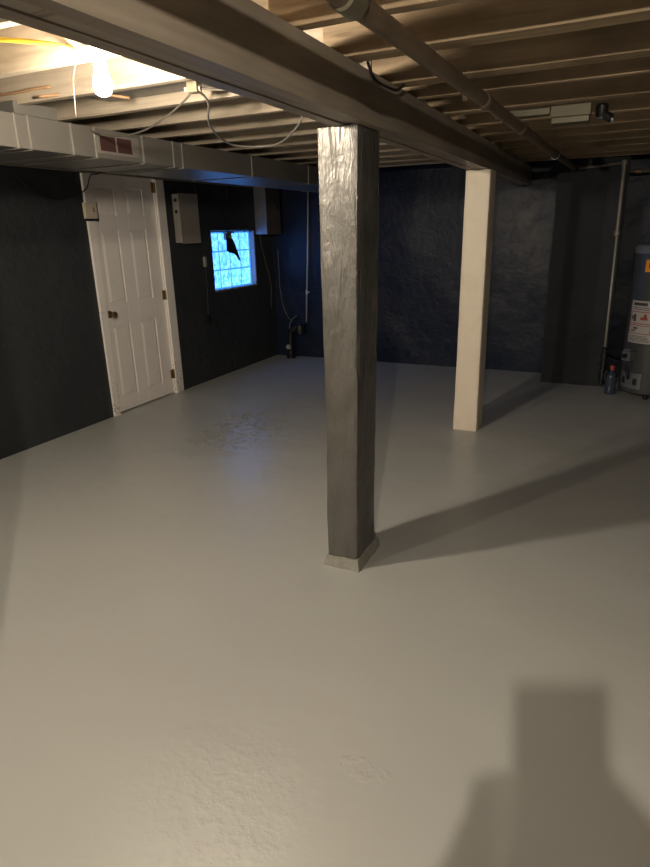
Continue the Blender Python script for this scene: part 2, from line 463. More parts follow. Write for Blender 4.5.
# black torn sheet and its bracket hanging over the window
r = empty('torn_black_sheet', (XL+.03, 5.87, 1.10), 0, 'torn black plastic flap hanging over the glass block window', 'plastic sheet')
bm = bmesh.new()
out = [(5.68, 1.44), (5.74, 1.455), (5.80, 1.45), (5.85, 1.40), (5.885, 1.33), (5.91, 1.27), (5.935, 1.20), (5.90, 1.215), (5.86, 1.26), (5.82, 1.285), (5.74, 1.295), (5.68, 1.32)]
fr_ = [bm.verts.new((XL+.035+.02*noise.noise((y*5, z*7, 1)), y, z)) for y, z in out]
bk_ = [bm.verts.new((v.co.x-.006, v.co.y, v.co.z)) for v in fr_]
bm.faces.new(fr_); bm.faces.new(bk_[::-1])
for i in range(len(fr_)): bm.faces.new((fr_[i], bk_[i], bk_[(i+1) % len(fr_)], fr_[(i+1) % len(fr_)]))
obj('sheet', bm, M['blackrag'], r)
bm = bmesh.new(); box(bm, XL+.002, XL+.055, 5.68, 5.82, 1.495, 1.51); box(bm, XL+.002, XL+.030, 5.69, 5.80, 1.43, 1.496); tube(bm, [(XL+.04, 5.75, 1.47), (XL+.05, 5.76, 1.45)], .016, 10)
obj('bracket', bm, M['galv'], r, bevel=.002)
bm = bmesh.new(); tube(bm, spline([(XL+.012, 5.76, 1.51), (XL+.02, 5.74, 1.62), (XL+.012, 5.70, 1.72), (XL+.012, 5.79, 1.86), (XL+.012, 5.78, 1.96)]), .006, 8)
obj('strap', bm, M['blackrag'], r)

# ------------------------------------------------------------------ beam and joists
BX0, BX1, BZ0, BZ1 = -1.035, -.894, 1.868, 2.038
b = empty('support_beam', ((BX0+BX1)/2, 2.5, BZ0), 0, 'long heavy grey-brown wooden beam on posts crossing the ceiling', 'beam')
for i, (a, c) in enumerate(((BX0, BX0+.046), (BX0+.048, BX1-.048), (BX1-.046, BX1))):
    bm = bmesh.new(); n_ = 60; pr_ = None
    for k in range(n_+1):
        y = .02+(6.70-.02)*k/n_; dz = .003*noise.noise((y*2, i*3, 0)) + (0 if i != 1 else .004)
        dx = .003*noise.noise((y*1.3, i*5, 4))
        ring_ = [bm.verts.new(p) for p in ((a+dx, y, BZ0+dz), (c+dx, y, BZ0+dz), (c+dx, y, BZ1+(.031 if i == 0 else 0)), (a+dx, y, BZ1+(.031 if i == 0 else 0)))]
        if pr_:
            for q in range(4): bm.faces.new((pr_[q], pr_[(q+1) % 4], ring_[(q+1) % 4], ring_[q]))
        else: bm.faces.new(ring_[::-1])
        pr_ = ring_
    bm.faces.new(pr_)
    obj('beam_plank', bm, M['beam'], b)

ORD = ['first', 'second', 'third', 'fourth', 'fifth', 'sixth', 'seventh', 'eighth', 'ninth', 'tenth', 'eleventh', 'twelfth', 'thirteenth', 'fourteenth']
RIGHT = [(1.33, .045), (1.80, .05), (2.205, .092), (2.665, .095), (2.945, .042), (3.42, .075), (3.84, .045), (4.24, .045), (4.64, .045), (5.04, .045), (5.44, .045), (5.86, .06), (6.22, .045), (6.60, .045)]
def joist(x0, x1, yfar, mat, label, group, ZJ=ZJ, wv=None):
    bm = bmesh.new(); n_ = 24; p_ = None; s = yfar*7+x0
    wv = wv or .040+.003*math.sin(s)
    for k in range(n_+1):
        x = x0+(x1-x0)*k/n_
        dz = .0035*noise.noise((x*1.8, s, 0))+.0015; dy = .004*noise.noise((x*1.1, s, 5))
        rr = [bm.verts.new(p) for p in ((x, yfar-wv+dy, ZJ+dz), (x, yfar+dy, ZJ+dz), (x, yfar+dy, ZC-.002), (x, yfar-wv+dy, ZC-.002))]
        if p_:
            for q in range(4): bm.faces.new((p_[q], p_[(q+1) % 4], rr[(q+1) % 4], rr[q]))
        else: bm.faces.new(rr[::-1])
        p_ = rr
    bm.faces.new(p_)
    return tag(obj('ceiling_joist', bm, mat, bevel=.002), label, 'joist', group)
for k in range(-1, 12):
    yf = 1.755+.402*k
    if k == -1:
        lr = 'brown ceiling joist right of the beam, just above the top edge of the picture'
    elif k == 0:
        lr = 'nearest brown ceiling joist right of the beam, at the top edge above the iron pipe'
    else:
        lr = '%s brown ceiling joist from the camera on the right of the beam' % ORD[k]
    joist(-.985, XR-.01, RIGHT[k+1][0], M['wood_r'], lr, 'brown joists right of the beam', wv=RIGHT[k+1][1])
    if k == -1: ll = 'pale ceiling joist at the top left corner, in front of the lit bulb'
    elif k == 0: ll = 'pale ceiling joist with a yellow cable through it beside the lit bulb'
    elif k == 1: ll = 'pale broad ceiling joist directly behind the lit bulb'
    else: ll = '%s pale ceiling joist behind the lit bulb, left of the beam' % ORD[k-1]
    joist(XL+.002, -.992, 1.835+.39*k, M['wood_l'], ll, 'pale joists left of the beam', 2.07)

# ------------------------------------------------------------------ posts
def post(name, x0, x1, y0, y1, z1, mat, label, amp, top=(0, 0, 0, 0), seed=0, sub=(10, 90)):
    """square timber with uneven faces; top = shifts of x0,x1,y0,y1 at the top"""
    e = empty(name, ((x0+x1)/2, (y0+y1)/2, 0), 0, label, 'post', 'support posts under the beam')
    bm = bmesh.new(); n_, m_ = sub; prev = None
    for k in range(m_+1):
        t = k/m_; z = z1*t
        a, b_, c, d_ = x0+top[0]*t, x1+top[1]*t, y0+top[2]*t, y1+top[3]*t
        pts = [(a+(b_-a)*i/n_, c) for i in range(n_)]+[(b_, c+(d_-c)*i/n_) for i in range(n_)]+[(b_-(b_-a)*i/n_, d_) for i in range(n_)]+[(a, d_-(d_-c)*i/n_) for i in range(n_)]
        cx, cy = (a+b_)/2, (c+d_)/2; rr = []
        for (x, y) in pts:
            q = amp*(noise.noise((x*7+seed, y*7, z*2.2))*1.0+.6*noise.noise((x*16, y*16+seed, z*7)))
            # round the arris a little
            u, v = (x-cx)/((b_-a)/2), (y-cy)/((d_-c)/2)
            cr = max(0, abs(u)+abs(v)-1.86)*.04
            rr.append(bm.verts.new((x+u*q-u*cr, y+v*q-v*cr, z)))
        if prev:
            for i in range(len(rr)): bm.faces.new((prev[i], prev[(i+1) % len(rr)], rr[(i+1) % len(rr)], rr[i]))
        else: bm.faces.new(rr[::-1])
        prev = rr
    bm.faces.new(prev)
    obj('timber', bm, mat, e, autosmooth=True)
    return e
P1 = post('support_post', -1.098, -.950, 2.285, 2.530, BZ0-.004, M['post_g'], 'silver-grey painted rough timber post in the middle of the floor, nearest', .005, (-.006, .018, .0, 0), 1)
# concrete collar around its foot
bm = bmesh.new(); prev = None
for r_, z in ((.016, 0.0), (.012, .018), (.007, .040), (.004, .052)):
    rr = []
    x0, x1, y0, y1 = -1.098, -.950, 2.285, 2.530
    n_ = 14
    pts = [(x0+(x1-x0)*i/n_, y0, 0, -1) for i in range(n_)]+[(x1, y0+(y1-y0)*i/n_, 1, 0) for i in range(n_)]+[(x1-(x1-x0)*i/n_, y1, 0, 1) for i in range(n_)]+[(x0, y1-(y1-y0)*i/n_, -1, 0) for i in range(n_)]
    for x, y, u, v in pts:
        cx, cy = (x-(x0+x1)/2)/((x1-x0)/2), (y-(y0+y1)/2)/((y1-y0)/2)
        k = r_*(1+.35*noise.noise((x*20, y*20, z*30)))
        rr.append(bm.verts.new((x+cx*k if abs(cx) > .99 or u else x, y+cy*k if abs(cy) > .99 or v else y, z+(.008*noise.noise((x*25, y*25, 3)) if z > .03 else 0))))
    if prev:
        for i in range(len(rr)): bm.faces.new((prev[i], prev[(i+1) % len(rr)], rr[(i+1) % len(rr)], rr[i]))
    prev = rr
bm.faces.new(prev)
o = obj('base_collar', bm, M['mortar'], P1, autosmooth=True); o['label'] = 'rough pale concrete collar around the post foot'
P2 = post('support_post', -1.056, -.870, 4.505, 4.745, BZ0-.004, M['post_w'], 'cream white painted square post standing farther back, right of the grey post', .003, (.012, 0, 0, -.03), 9)
post('support_post', -1.04, -.905, .07, .25, BZ0-.004, M['post_w'], 'timber post under the near end of the beam, left of the camera', .003, (0, 0, 0, 0), 5, (6, 20))

# ------------------------------------------------------------------ duct
DX0, DX1, DZ0, DZ1 = -3.08, -2.54, 1.890, 2.032
dd = empty('air_duct', ((DX0+DX1)/2, 3.5, DZ0), 0, 'long grey rectangular sheet-metal air duct under the joists above the door', 'duct')
bm = B(DX0, DX1, .6, 6.62, DZ0, DZ1)
obj('duct_body', bm, M['duct'], dd, bevel=.003)
for y, wd in ((2.15, .008), (2.222, .006), (2.475, .007), (2.630, .009), (2.992, .010), (3.262, .008), (3.350, .006), (4.165, .010), (5.09, .010), (1.45, .01), (6.0, .01)):
    bm = bmesh.new(); box(bm, DX1, DX1+.006, y-wd/2, y+wd/2, DZ0-.005, DZ1+.001); box(bm, DX0, DX1+.006, y-wd/2, y+wd/2, DZ0-.006, DZ0)
    obj('duct_seam', bm, M['seam'], dd, bevel=.001)
v = obj('vent_grille', B(DX1, DX1+.005, 2.643, 2.955, 1.912, 2.012), M['ventf'], dd, bevel=.001)
for a, c in ((2.660, 2.772), (2.785, 2.895)):
    bm = bmesh.new(); box(bm, DX1+.005, DX1+.007, a, c, 1.925, 1.998)
    o = obj('vent_opening', bm, M['ventd'], v); o['label'] = 'dark maroon vent opening'
bm = bmesh.new(); lathe(bm, [(.0, .0), (.006, 0), (.005, .004), (0, .005)], (DX1+.005, 2.925, 1.96), 10, 'X')
obj('screw', bm, M['steel'], v)
obj('duct_takeoff', B(DX1-.12, DX1+.004, 2.16, 2.40, DZ1, 2.085), M['duct'], dd, bevel=.003)

# silvery sheet nailed up between two joists behind the bulb
tag(obj('sheet_metal_pan', B(-2.35, -1.06, 2.232, 2.568, 2.120, 2.125), M['galv'], bevel=.0015), 'silvery sheet metal panel closing the gap between pale joists behind the bulb', 'metal panel')

# ------------------------------------------------------------------ lamps
def bulb(cx, cy, cz, mat, label, group, gs=1.0):
    e = empty('light_bulb', (cx, cy, cz-.05), 0, label, 'light bulb', group)
    bm = bmesh.new(); lathe(bm, [(r_*gs if gs < 1 else r_, .048+(h_-.048)*gs) for r_, h_ in [(0, -.050), (.012, -.0485), (.022, -.043), (.028, -.032), (.030, -.020), (.0285, -.006), (.024, .010), (.018, .026), (.0145, .040), (.0135, .048)]], (cx, cy, cz+.005), 20)
    obj('bulb_glass', bm, mat, e, smooth=True)
    bm = bmesh.new(); pr_ = [(.0135, .0535)]
    for i in range(5): pr_ += [(.0142, .056+.004*i), (.0125, .058+.004*i)]
    pr_ += [(.010, .078), (0, .079)]
    lathe(bm, pr_, (cx, cy, cz), 16)
    obj('screw_base', bm, M['steel'], e, smooth=True)
def holder(cx, cy, z, label, group=None):
    e = empty('lampholder', (cx, cy, z), 0, label, 'lampholder', group)
    bm = bmesh.new(); lathe(bm, [(.018, .0), (.021, .002), (.022, .030), (.040, .040), (.052, .044), (.052, .054), (0, .054)], (cx, cy, z), 24)
    obj('porcelain_socket', bm, M['porcelain'], e, autosmooth=True)
    return e
L1 = (-1.61, 1.735, 1.982)
bulb(*L1, M['bulb1'], 'bare lit light bulb hanging at the upper left in front of the duct', 'bare bulbs')
h = holder(L1[0], L1[1], L1[2]+.045, 'white porcelain lampholder above the lit bulb, beside a pale joist')
bm = bmesh.new(); lathe(bm, [(.050, 0), (.050, .040), (0, .040)], (L1[0], L1[1], L1[2]+.099), 8)
obj('junction_box', bm, M['galv'], h)
bm = bmesh.new(); tube(bm, spline([(L1[0]-.05, L1[1]-.01, L1[2]+.099), (L1[0]-.11, L1[1]-.01, L1[2]+.03), (L1[0]-.125, L1[1]-.01, L1[2]-.09)]), .0007, 5)
obj('pull_cord', bm, M['cable_g'], h)
def hung(L, mat, lb, lh, gs=1.0):
    bulb(*L, mat, lb, 'bare bulbs', gs)
    h = holder(L[0], L[1], L[2]+.045, lh, 'lampholders behind the camera')
    bm = bmesh.new(); tube(bm, [(L[0], L[1], L[2]+.099), (L[0], L[1], ZC)], .02, 12); obj('mounting_stem', bm, M['galv'], h, smooth=True)
L2 = (.014, -.585, 1.961); L3 = (-3.2, -1.5, 1.93)
hung(L2, M['bulb2'], 'bare lit bulb behind and above the photographer', 'porcelain lampholder behind the photographer', .36)
hung(L3, M['bulb3'], 'bare lit bulb near the left wall, far behind the camera', 'porcelain lampholder near the left wall behind the camera')

# ------------------------------------------------------------------ ceiling cables on the left
def cable(name, pts, r, mat, label, cat='cable', n=8, group=None, far=1.0):
    pts = [(p[0]*far, p[1]*far, 1.5+(p[2]-1.5)*far) for p in pts]
    bm = bmesh.new(); tube(bm, spline(pts, n), r, 8)
    return tag(obj(name, bm, mat, smooth=True), label, cat, group)
J0 = 1.665
J1 = 2.067
cable('yellow_cable', [(-2.15, J0-.06, 2.145), (-1.95, J0-.055, 2.118), (-1.78, J0-.05, 2.090), (-1.67, J0-.028, 2.068), (-1.635, J0-.002, 2.054)], .008, M['cable_y'], 'yellow cable running into a hole in the pale joist left of the bulb', far=1.078)
cable('brown_cable', [(-2.52, J1-.02, 2.082), (-2.40, J1-.02, 2.078), (-2.28, J1-.02, 2.080), (-2.21, J1-.012, 2.082), (-2.195, J1-.002, 2.082)], .006, M['cable_b'], 'brown cable ending at a hole low in the pale joist at the left edge', far=1.057)
cable('brown_cable', [(-1.78, J1-.06, 2.20), (-1.72, J1-.03, 2.17), (-1.66, J1-.02, 2.135), (-1.61, J1-.010, 2.105), (-1.595, J1-.001, 2.095)], .006, M['cable_b'], 'short brown cable bending into the pale joist right of the lit bulb', far=1.057)
cable('brown_cable', [(-2.35, J1+.07, 2.075), (-2.25, J1+.14, 2.085), (-2.14, J1+.19, 2.085), (-2.05, J1+.30, 2.075)], .006, M['cable_b'], 'brown cable arching between joists below the bulb, above the duct')
cable('grey_cable', [(-2.52, 2.52, 2.03), (-2.42, 2.53, 1.985), (-2.25, 2.50, 1.953), (-2.05, 2.44, 1.955), (-1.85, 2.36, 1.985), (-1.70, 2.30, 2.025), (-1.64, 2.28, 2.055)], .0042, M['cable_g'], 'thin dark cable sagging from the duct up to the junction under the joists', far=1.03)
cable('white_cable', [(-1.62, 2.28, 2.045), (-1.66, 2.40, 2.025), (-1.84, 2.66, 1.985), (-1.98, 3.02, 1.955), (-1.93, 3.18, 1.950), (-1.78, 3.20, 1.955), (-1.60, 3.05, 1.985), (-1.48, 2.92, 2.022), (-1.45, 2.88, 2.06)], .005, M['cable_w'], 'white cable sagging in a long loop under the joists above the window', far=1.03)
cable('grey_cable', [(-1.62, 2.27, 2.05), (-1.50, 2.28, 2.035), (-1.36, 2.34, 2.030), (-1.25, 2.42, 2.04)], .004, M['cable_g'], 'thin grey cable running from the junction towards the beam', far=1.03)
e = empty('cable_junction', (-1.68, 2.33, 2.06), 0, 'small pale porcelain cable junction under the joists behind the bulb', 'junction')
bm = bmesh.new(); box(bm, -1.70, -1.65, 2.31, 2.35, 2.050, 2.12); obj('junction_block', bm, M['creambox'], e, bevel=.004)
bm = bmesh.new(); tube(bm, [(-1.715, 2.32, 2.064), (-1.645, 2.335, 2.064)], .011, 8); obj('clamp', bm, M['cable_w'], e)
cable('black_cable', spline([(-.868, 2.20, 2.12), (-.868, 2.215, 2.055), (-.866, 2.28, 2.005), (-.862, 2.40, 1.998), (-.862, 2.53, 2.01), (-.864, 2.64, 2.065), (-.868, 2.66, 2.14)], 3), .0055, M['black'], 'black cable looping in a U beside the beam near the iron pipe', n=3)

# ------------------------------------------------------------------ iron pipe
pp = empty('drain_pipe', (-.60, 1.0, 1.97), 0, 'thick rusty iron pipe hanging under the joists right of the beam', 'pipe')
A_, Z_ = Vector((-.618, .55, 1.972)), Vector((-.478, 6.26, 1.967))
def onp(y): t = (y-A_.y)/(Z_.y-A_.y); return A_.lerp(Z_, t)
bm = bmesh.new(); tube(bm, [onp(y) for y in (.55, 1.3, 1.5, 2.2, 3, 4, 5, 6.0, 6.22)], [.027, .027, .026, .025, .025, .025, .025, .025, .025], 20)
obj('pipe_run', bm, M['pipe'], pp, autosmooth=True)
bm = bmesh.new(); tube(bm, [onp(1.375), onp(1.38), onp(1.45), onp(1.455)], [.028, .033, .033, .028], 20); obj('pipe_coupling', bm, M['pipe_h'], pp, autosmooth=True)
for y in (2.72, 3.55):
    bm = bmesh.new(); tube(bm, [onp(y-.04), onp(y-.035), onp(y+.035), onp(y+.04)], [.026, .029, .029, .026], 18); o = obj('pipe_coupling', bm, M['pipe'], pp, autosmooth=True)
bm = bmesh.new(); c = onp(4.9); tube(bm, [c+Vector((-.034, 0, .075)), c+Vector((-.034, 0, 0)), c+Vector((-.02, 0, -.03)), c+Vector((0, 0, -.036)), c+Vector((.02, 0, -.03)), c+Vector((.034, 0, 0)), c+Vector((.034, 0, .075))], .004, 6)
obj('pipe_strap', bm, M['steel'], pp)

gp = empty('gas_pipe', (-.06, 6.2, .1), 0, 'thin grey pipe running from the iron pipe and down the chimney front', 'pipe')
GY = 6.21
bm = bmesh.new(); tube(bm, [(-.44, GY, 1.962), (-.30, GY, 1.968), (-.092, GY, 1.985)], .011, 12); obj('horizontal_run', bm, M['gas'], gp, smooth=True)
bm = bmesh.new(); tube(bm, [(-.078, GY, 1.995), (-.077, GY, 1.97), (-.070, GY, 1.42), (-.070, GY, 1.40)], [.019, .017, .017, .021], 12); obj('upper_pipe', bm, M['gas'], gp, smooth=True)
bm = bmesh.new(); tube(bm, [(-.069, GY, 1.40), (-.056, GY, .40)], .010, 12); obj('lower_pipe', bm, M['conduit'], gp, smooth=True)
for z in (1.985, 1.41):
    bm = bmesh.new(); lathe(bm, [(0, -.022), (.022, -.022), (.025, -.015), (.025, .015), (.022, .022), (0, .022)], (-.078 if z > 1.5 else -.070, GY, z), 14); obj('elbow', bm, M['gas'], gp, autosmooth=True)
bm = bmesh.new()
tube(bm, [(-.056, GY, .40), (-.055, GY, .385), (-.053, GY, .36), (-.053, GY, .05)], [.014, .026, .026, .024], 12)
for z in (.33, .24, .14): lathe(bm, [(0, -.014), (.034, -.014), (.034, .014), (0, .014)], (-.053, GY, z), 10)
tube(bm, [(-.053, GY-.02, .19), (-.053, GY-.07, .20)], .012, 8); box(bm, -.058, -.048, GY-.078, GY-.068, .155, .245)
obj('valve', bm, M['black'], gp, autosmooth=True)
cp = empty('copper_pipe', (.6, 6.42, 1.90), 0, 'horizontal copper water pipe at the right edge above the water heater', 'pipe')
bm = bmesh.new(); tube(bm, [(-.03, 6.42, 1.925), (1.6, 6.42, 1.90)], .014, 12); obj('pipe_run', bm, M['gas'], cp, smooth=True)
bm = bmesh.new(); tube(bm, [(.015, 6.42, 1.9245), (.065, 6.42, 1.9235)], .021, 12); obj('pipe_coupling', bm, M['copper'], cp, autosmooth=True)

# ------------------------------------------------------------------ box and socket on the right-hand joists
jb = empty('junction_box', (-.305, 3.48, 1.962), 0, 'cream metal box with grey cover fixed under the right-hand joists', 'junction box')
obj('box_body', B(-.395, -.215, 3.43, 3.53, 1.990, ZJ), M['creambox'], jb, bevel=.003)
obj('box_cover', B(-.390, -.220, 3.435, 3.525, 1.962, 1.989), M['pipe_h'], jb, bevel=.003)
ls = empty('lamp_socket', (-.165, 3.50, 1.96), 0, 'small black lamp socket with shiny ring right of the cream box', 'lamp socket')
bm = bmesh.new(); lathe(bm, [(0, .0), (.020, .0), (.028, .015), (.028, .05), (.018, .06), (0, .06)], (-.170, 3.50, 1.980), 16); tube(bm, [(-.170, 3.50, 2.0), (-.125, 3.49, 1.97)], .02, 12)
obj('socket_body', bm, M['black'], ls, autosmooth=True)
bm = bmesh.new(); lathe(bm, [(.019, .0), (.021, .003), (.015, .004)], (-.170, 3.50, 1.976), 14); tube(bm, [(-.127, 3.49, 1.972), (-.113, 3.485, 1.960)], .010, 10)
obj('metal_ring', bm, M['steel'], ls, smooth=True)
tag(obj('metal_channel', B(-.66, -.40, 3.44, 3.47, 2.008, 2.038), M['pipe_h'], bevel=.002), 'thin grey metal channel left of the cream box, beside the iron pipe', 'channel')

# ------------------------------------------------------------------ boxes on the left wall
e = empty('fuse_box', (XL, 5.05, 1.42), 0, 'pale grey upright electrical box between the door and the window', 'electrical box')
X1 = XL+.085
obj('box_body', B(XL+.001, X1-.004, 4.885, 5.165, 1.42, 1.855), M['boxgrey'], e, bevel=.004)
c = obj('box_cover', B(X1-.0035, X1, 4.878, 5.172, 1.412, 1.862), M['boxgrey'], e, bevel=.001)
for y, z in ((5.085, 1.63), (4.97, 1.635)):
    bm = bmesh.new(); lathe(bm, [(0, 0), (.010, 0), (.009, .004), (0, .005)], (X1, y, z), 10, 'X'); obj('screw', bm, M['steel'], c)
for z in (1.80, 1.70):
    bm = bmesh.new(); lathe(bm, [(0, -.002), (.017, -.002), (.017, 0), (0, 0)], (XL+.042, 4.8845, z), 12, 'Y'); o = obj('knockout', bm, M['black'], e)
e = empty('breaker_panel', (XL, 6.35, 1.47), 0, 'dark electrical panel box with galvanised side, right above the window', 'electrical box')
X2 = XL+.16
obj('box_body', B(XL+.001, X2-.006, 6.345, 6.66, 1.475, 2.02), M['galv'], e, bevel=.003)
c = obj('box_door', B(X2-.005, X2, 6.34, 6.665, 1.47, 2.025), M['panelbrown'], e, bevel=.001)
obj('latch', B(X2, X2+.006, 6.58, 6.61, 1.74, 1.80), M['black'], c, bevel=.001)
e = empty('wall_thermostat', (XL, 3.86, 1.63), 0, 'small beige box with dark edge fixed high on the left door casing', 'thermostat')
tx = XL+.025
obj('back_plate', B(tx, tx+.012, 3.765, 3.905, 1.615, 1.750), M['black'], e, bevel=.002)
obj('cover', B(tx+.0125, tx+.042, 3.745, 3.866, 1.632, 1.750), M['statbox'], e, bevel=.004)
obj('dial', B(tx+.042, tx+.044, 3.825, 3.835, 1.68, 1.715), M['ink'], e)

cable('black_cable', [(XL+.008, 3.22, 1.90), (XL+.010, 3.30, 1.84), (XL+.010, 3.40, 1.785), (XL+.010, 3.55, 1.765), (XL+.012, 3.70, 1.795), (XL+.036, 3.81, 1.85), (XL+.036, 3.855, 1.92), (XL+.034, 3.885, 1.957), (XL+.034, 3.95, 1.966), (XL+.036, 3.99, 1.985), (XL+.036, 4.03, 1.998)], .0045, M['black'], 'black cable drooping along the dark wall to the top of the door')
e = empty('power_cable', (XL+.012, 5.3, .62), 0, 'black cable with plug hanging down the wall between electrical box and window', 'cable')
bm = bmesh.new(); tube(bm, spline([(XL+.012, 5.26, 1.965), (XL+.012, 5.28, 1.75), (XL+.020, 5.255, 1.62), (XL+.014, 5.275, 1.45), (XL+.014, 5.30, 1.34), (XL+.014, 5.31, 1.20), (XL+.012, 5.305, .90), (XL+.014, 5.285, .66)]), .005, 8)
tube(bm, spline([(XL+.012, 5.23, 1.95), (XL+.03, 5.24, 1.80), (XL+.022, 5.23, 1.65), (XL+.014, 5.25, 1.45), (XL+.014, 5.32, 1.26)]), .005, 8); obj('cord', bm, M['black'], e, smooth=True)
obj('inline_switch', B(XL+.004, XL+.026, 5.285, 5.325, 1.175, 1.275), M['boxgrey'], e, bevel=.005)
bm = bmesh.new(); lathe(bm, [(0, 0), (.045, 0), (.045, .02), (.02, .035), (0, .035)], (XL+.002, 5.28, .64), 14, 'X'); obj('plug', bm, M['black'], e, autosmooth=True)
cable('white_cable', [(XL+.010, 6.42, 1.47), (XL+.010, 6.45, 1.33), (XL+.012, 6.53, 1.14), (XL+.010, 6.60, .97), (XL+.010, 6.625, .84), (XL+.010, 6.60, .68), (XL+.012, 6.61, .60)], .004, M['cable_g'], 'thin pale cable hanging below the panel box, nearer the window')
cable('white_cable', [(XL+.15, 6.58, 1.30), (XL+.145, 6.60, 1.10), (XL+.14, 6.61, .88), (XL+.17, 6.61, .66), (XL+.22, 6.615, .52), (XL+.28, 6.62, .45)], .0045, M['cable_g'], 'thin pale cable hanging in the corner and bending to the floor fitting')
e = empty('wall_conduit', (-3.42, 6.67, .45), 0, 'thin pale vertical conduit on the back wall left of the grey post', 'conduit')
bm = bmesh.new(); tube(bm, [(-3.335, 6.675, 2.03), (-3.375, 6.675, 1.2), (-3.42, 6.675, .44)], .009, 10); obj('tube', bm, M['conduit'], e, smooth=True)
bm = bmesh.new(); lathe(bm, [(.009, -.02), (.016, -.02), (.016, .02), (.009, .02)], (-3.398, 6.675, .80), 12); tube(bm, [(-3.398, 6.675, .80), (-3.35, 6.65, .80)], .008, 8); obj('clamp', bm, M['conduit'], e, autosmooth=True)
e = empty('floor_valve', (-3.58, 6.58, 0), 0, 'black pipe fitting with pale cap on the floor in the far left corner', 'pipe fitting')
bm = bmesh.new(); tube(bm, [(-3.60, 6.58, .0), (-3.60, 6.58, .26), (-3.585, 6.585, .34), (-3.52, 6.59, .38), (-3.45, 6.60, .39)], [.035, .035, .040, .045, .04], 14)
lathe(bm, [(0, -.05), (.055, -.05), (.06, 0), (.055, .05), (0, .05)], (-3.47, 6.60, .36), 12); lathe(bm, [(.0, 0), (.055, 0), (.055, .03), (.035, .04), (0, .04)], (-3.60, 6.58, 0), 14)
obj('fitting_body', bm, M['black'], e, autosmooth=True)
bm = bmesh.new(); lathe(bm, [(0, -.018), (.028, -.018), (.030, .0), (.028, .018), (0, .018)], (-3.60, 6.53, .15), 12, 'Y'); obj('cap', bm, M['cable_w'], e, autosmooth=True)
bm = bmesh.new(); tube(bm, spline([(-3.60, 6.57, .34), (-3.60, 6.58, .42), (-3.57, 6.60, .48), (-3.52, 6.61, .52)]), .008, 8); obj('hose', bm, M['cable_g'], e, smooth=True)

# ------------------------------------------------------------------ water heater
HC = Vector((.345, 6.12, 0)); HR = .25
wh = empty('water_heater', HC, 0, 'tall dark grey cylindrical water heater at the right edge beside the chimney', 'water heater')
bm = bmesh.new(); lathe(bm, [(0, .05), (HR-.01, .05), (HR, .06), (HR, 1.255)], HC, 56); obj('tank', bm, M['heater'], wh, autosmooth=True)
bm = bmesh.new(); lathe(bm, [(HR+.001, 1.245), (HR+.006, 1.25), (HR+.006, 1.295), (HR-.005, 1.315), (HR-.03, 1.325), (0, 1.33)], HC, 56); obj('top_rim', bm, M['heatertop'], wh, autosmooth=True)
for k in range(3):
    a = k*2*PI/3+.4; bm = bmesh.new(); lathe(bm, [(0, 0), (.02, 0), (.02, .05), (0, .05)], HC+Vector((math.cos(a)*.19, math.sin(a)*.19, 0)), 10); obj('foot', bm, M['black'], wh)
bm = bmesh.new(); tube(bm, [HC+Vector((0, 0, 1.33)), HC+Vector((0, 0, 1.80)), HC+Vector((.1, .1, 1.95)), HC+Vector((.6, .35, 2.02))], .055, 18); obj('flue_pipe', bm, M['galv'], wh, smooth=True)
def patch(bm, a0, a1, z0, z1, off, seg=10, th=.0015):
    """curved patch on the tank; angle measured from -Y towards -X, degrees"""
    pv = None
    for i in range(seg+1):
        a = math.radians(a0+(a1-a0)*i/seg); s, c = -math.sin(a), -math.cos(a)
        q = [bm.verts.new((HC.x+s*r, HC.y+c*r, z)) for r, z in ((HR+off, z0), (HR+off+th, z0), (HR+off+th, z1), (HR+off, z1))]
        if pv:
            for k in range(4): bm.faces.new((pv[k], pv[(k+1) % 4], q[(k+1) % 4], q[k]))
        else: bm.faces.new(q[::-1])
        pv = q
    bm.faces.new(pv)
bm = bmesh.new(); patch(bm, 62, 8, .50, .86, 0); lab = obj('warning_label', bm, M['label'], wh)
bm = bmesh.new()
for z0, z1, a0, a1 in ((.82, .845, 56, 25), (.80, .805, 58, 14), (.785, .79, 58, 20)): patch(bm, a0, a1, z0, z1, .0016, 8, .0006)
for k in range(5): patch(bm, 59, 12+k*2, .515+k*.011, .519+k*.011, .0016, 8, .0006)
patch(bm, 52, 46, .685, .745, .0026, 3, .0005); patch(bm, 57, 53, .70, .73, .0026, 3, .0005); patch(bm, 55, 44, .60, .612, .0026, 4, .0005); patch(bm, 50, 40, .62, .635, .0026, 4, .0005)
obj('label_print', bm, M['ink'], lab)
bm = bmesh.new()
for z0, z1 in ((.665, .770), (.580, .655)):
    patch(bm, 60, 14, z0, z0+.006, .0016, 10, .0008); patch(bm, 60, 14, z1-.006, z1, .0016, 10, .0008)
    patch(bm, 60, 58.5, z0, z1, .0016, 2, .0008); patch(bm, 15.5, 14, z0, z1, .0016, 2, .0008)
patch(bm, 36, 22, .70, .725, .0026, 4, .0005); patch(bm, 30, 24, .725, .75, .0026, 3, .0005)
obj('label_border', bm, M['redink'], lab)
bm = bmesh.new(); patch(bm, 40, 12, 1.10, 1.20, 0); st = obj('sticker', bm, M['orange'], wh); st['label'] = 'orange warning sticker'
bm = bmesh.new(); patch(bm, 33, 28, 1.13, 1.17, .0016, 3, .0006); obj('sticker_print', bm, M['ink'], st)
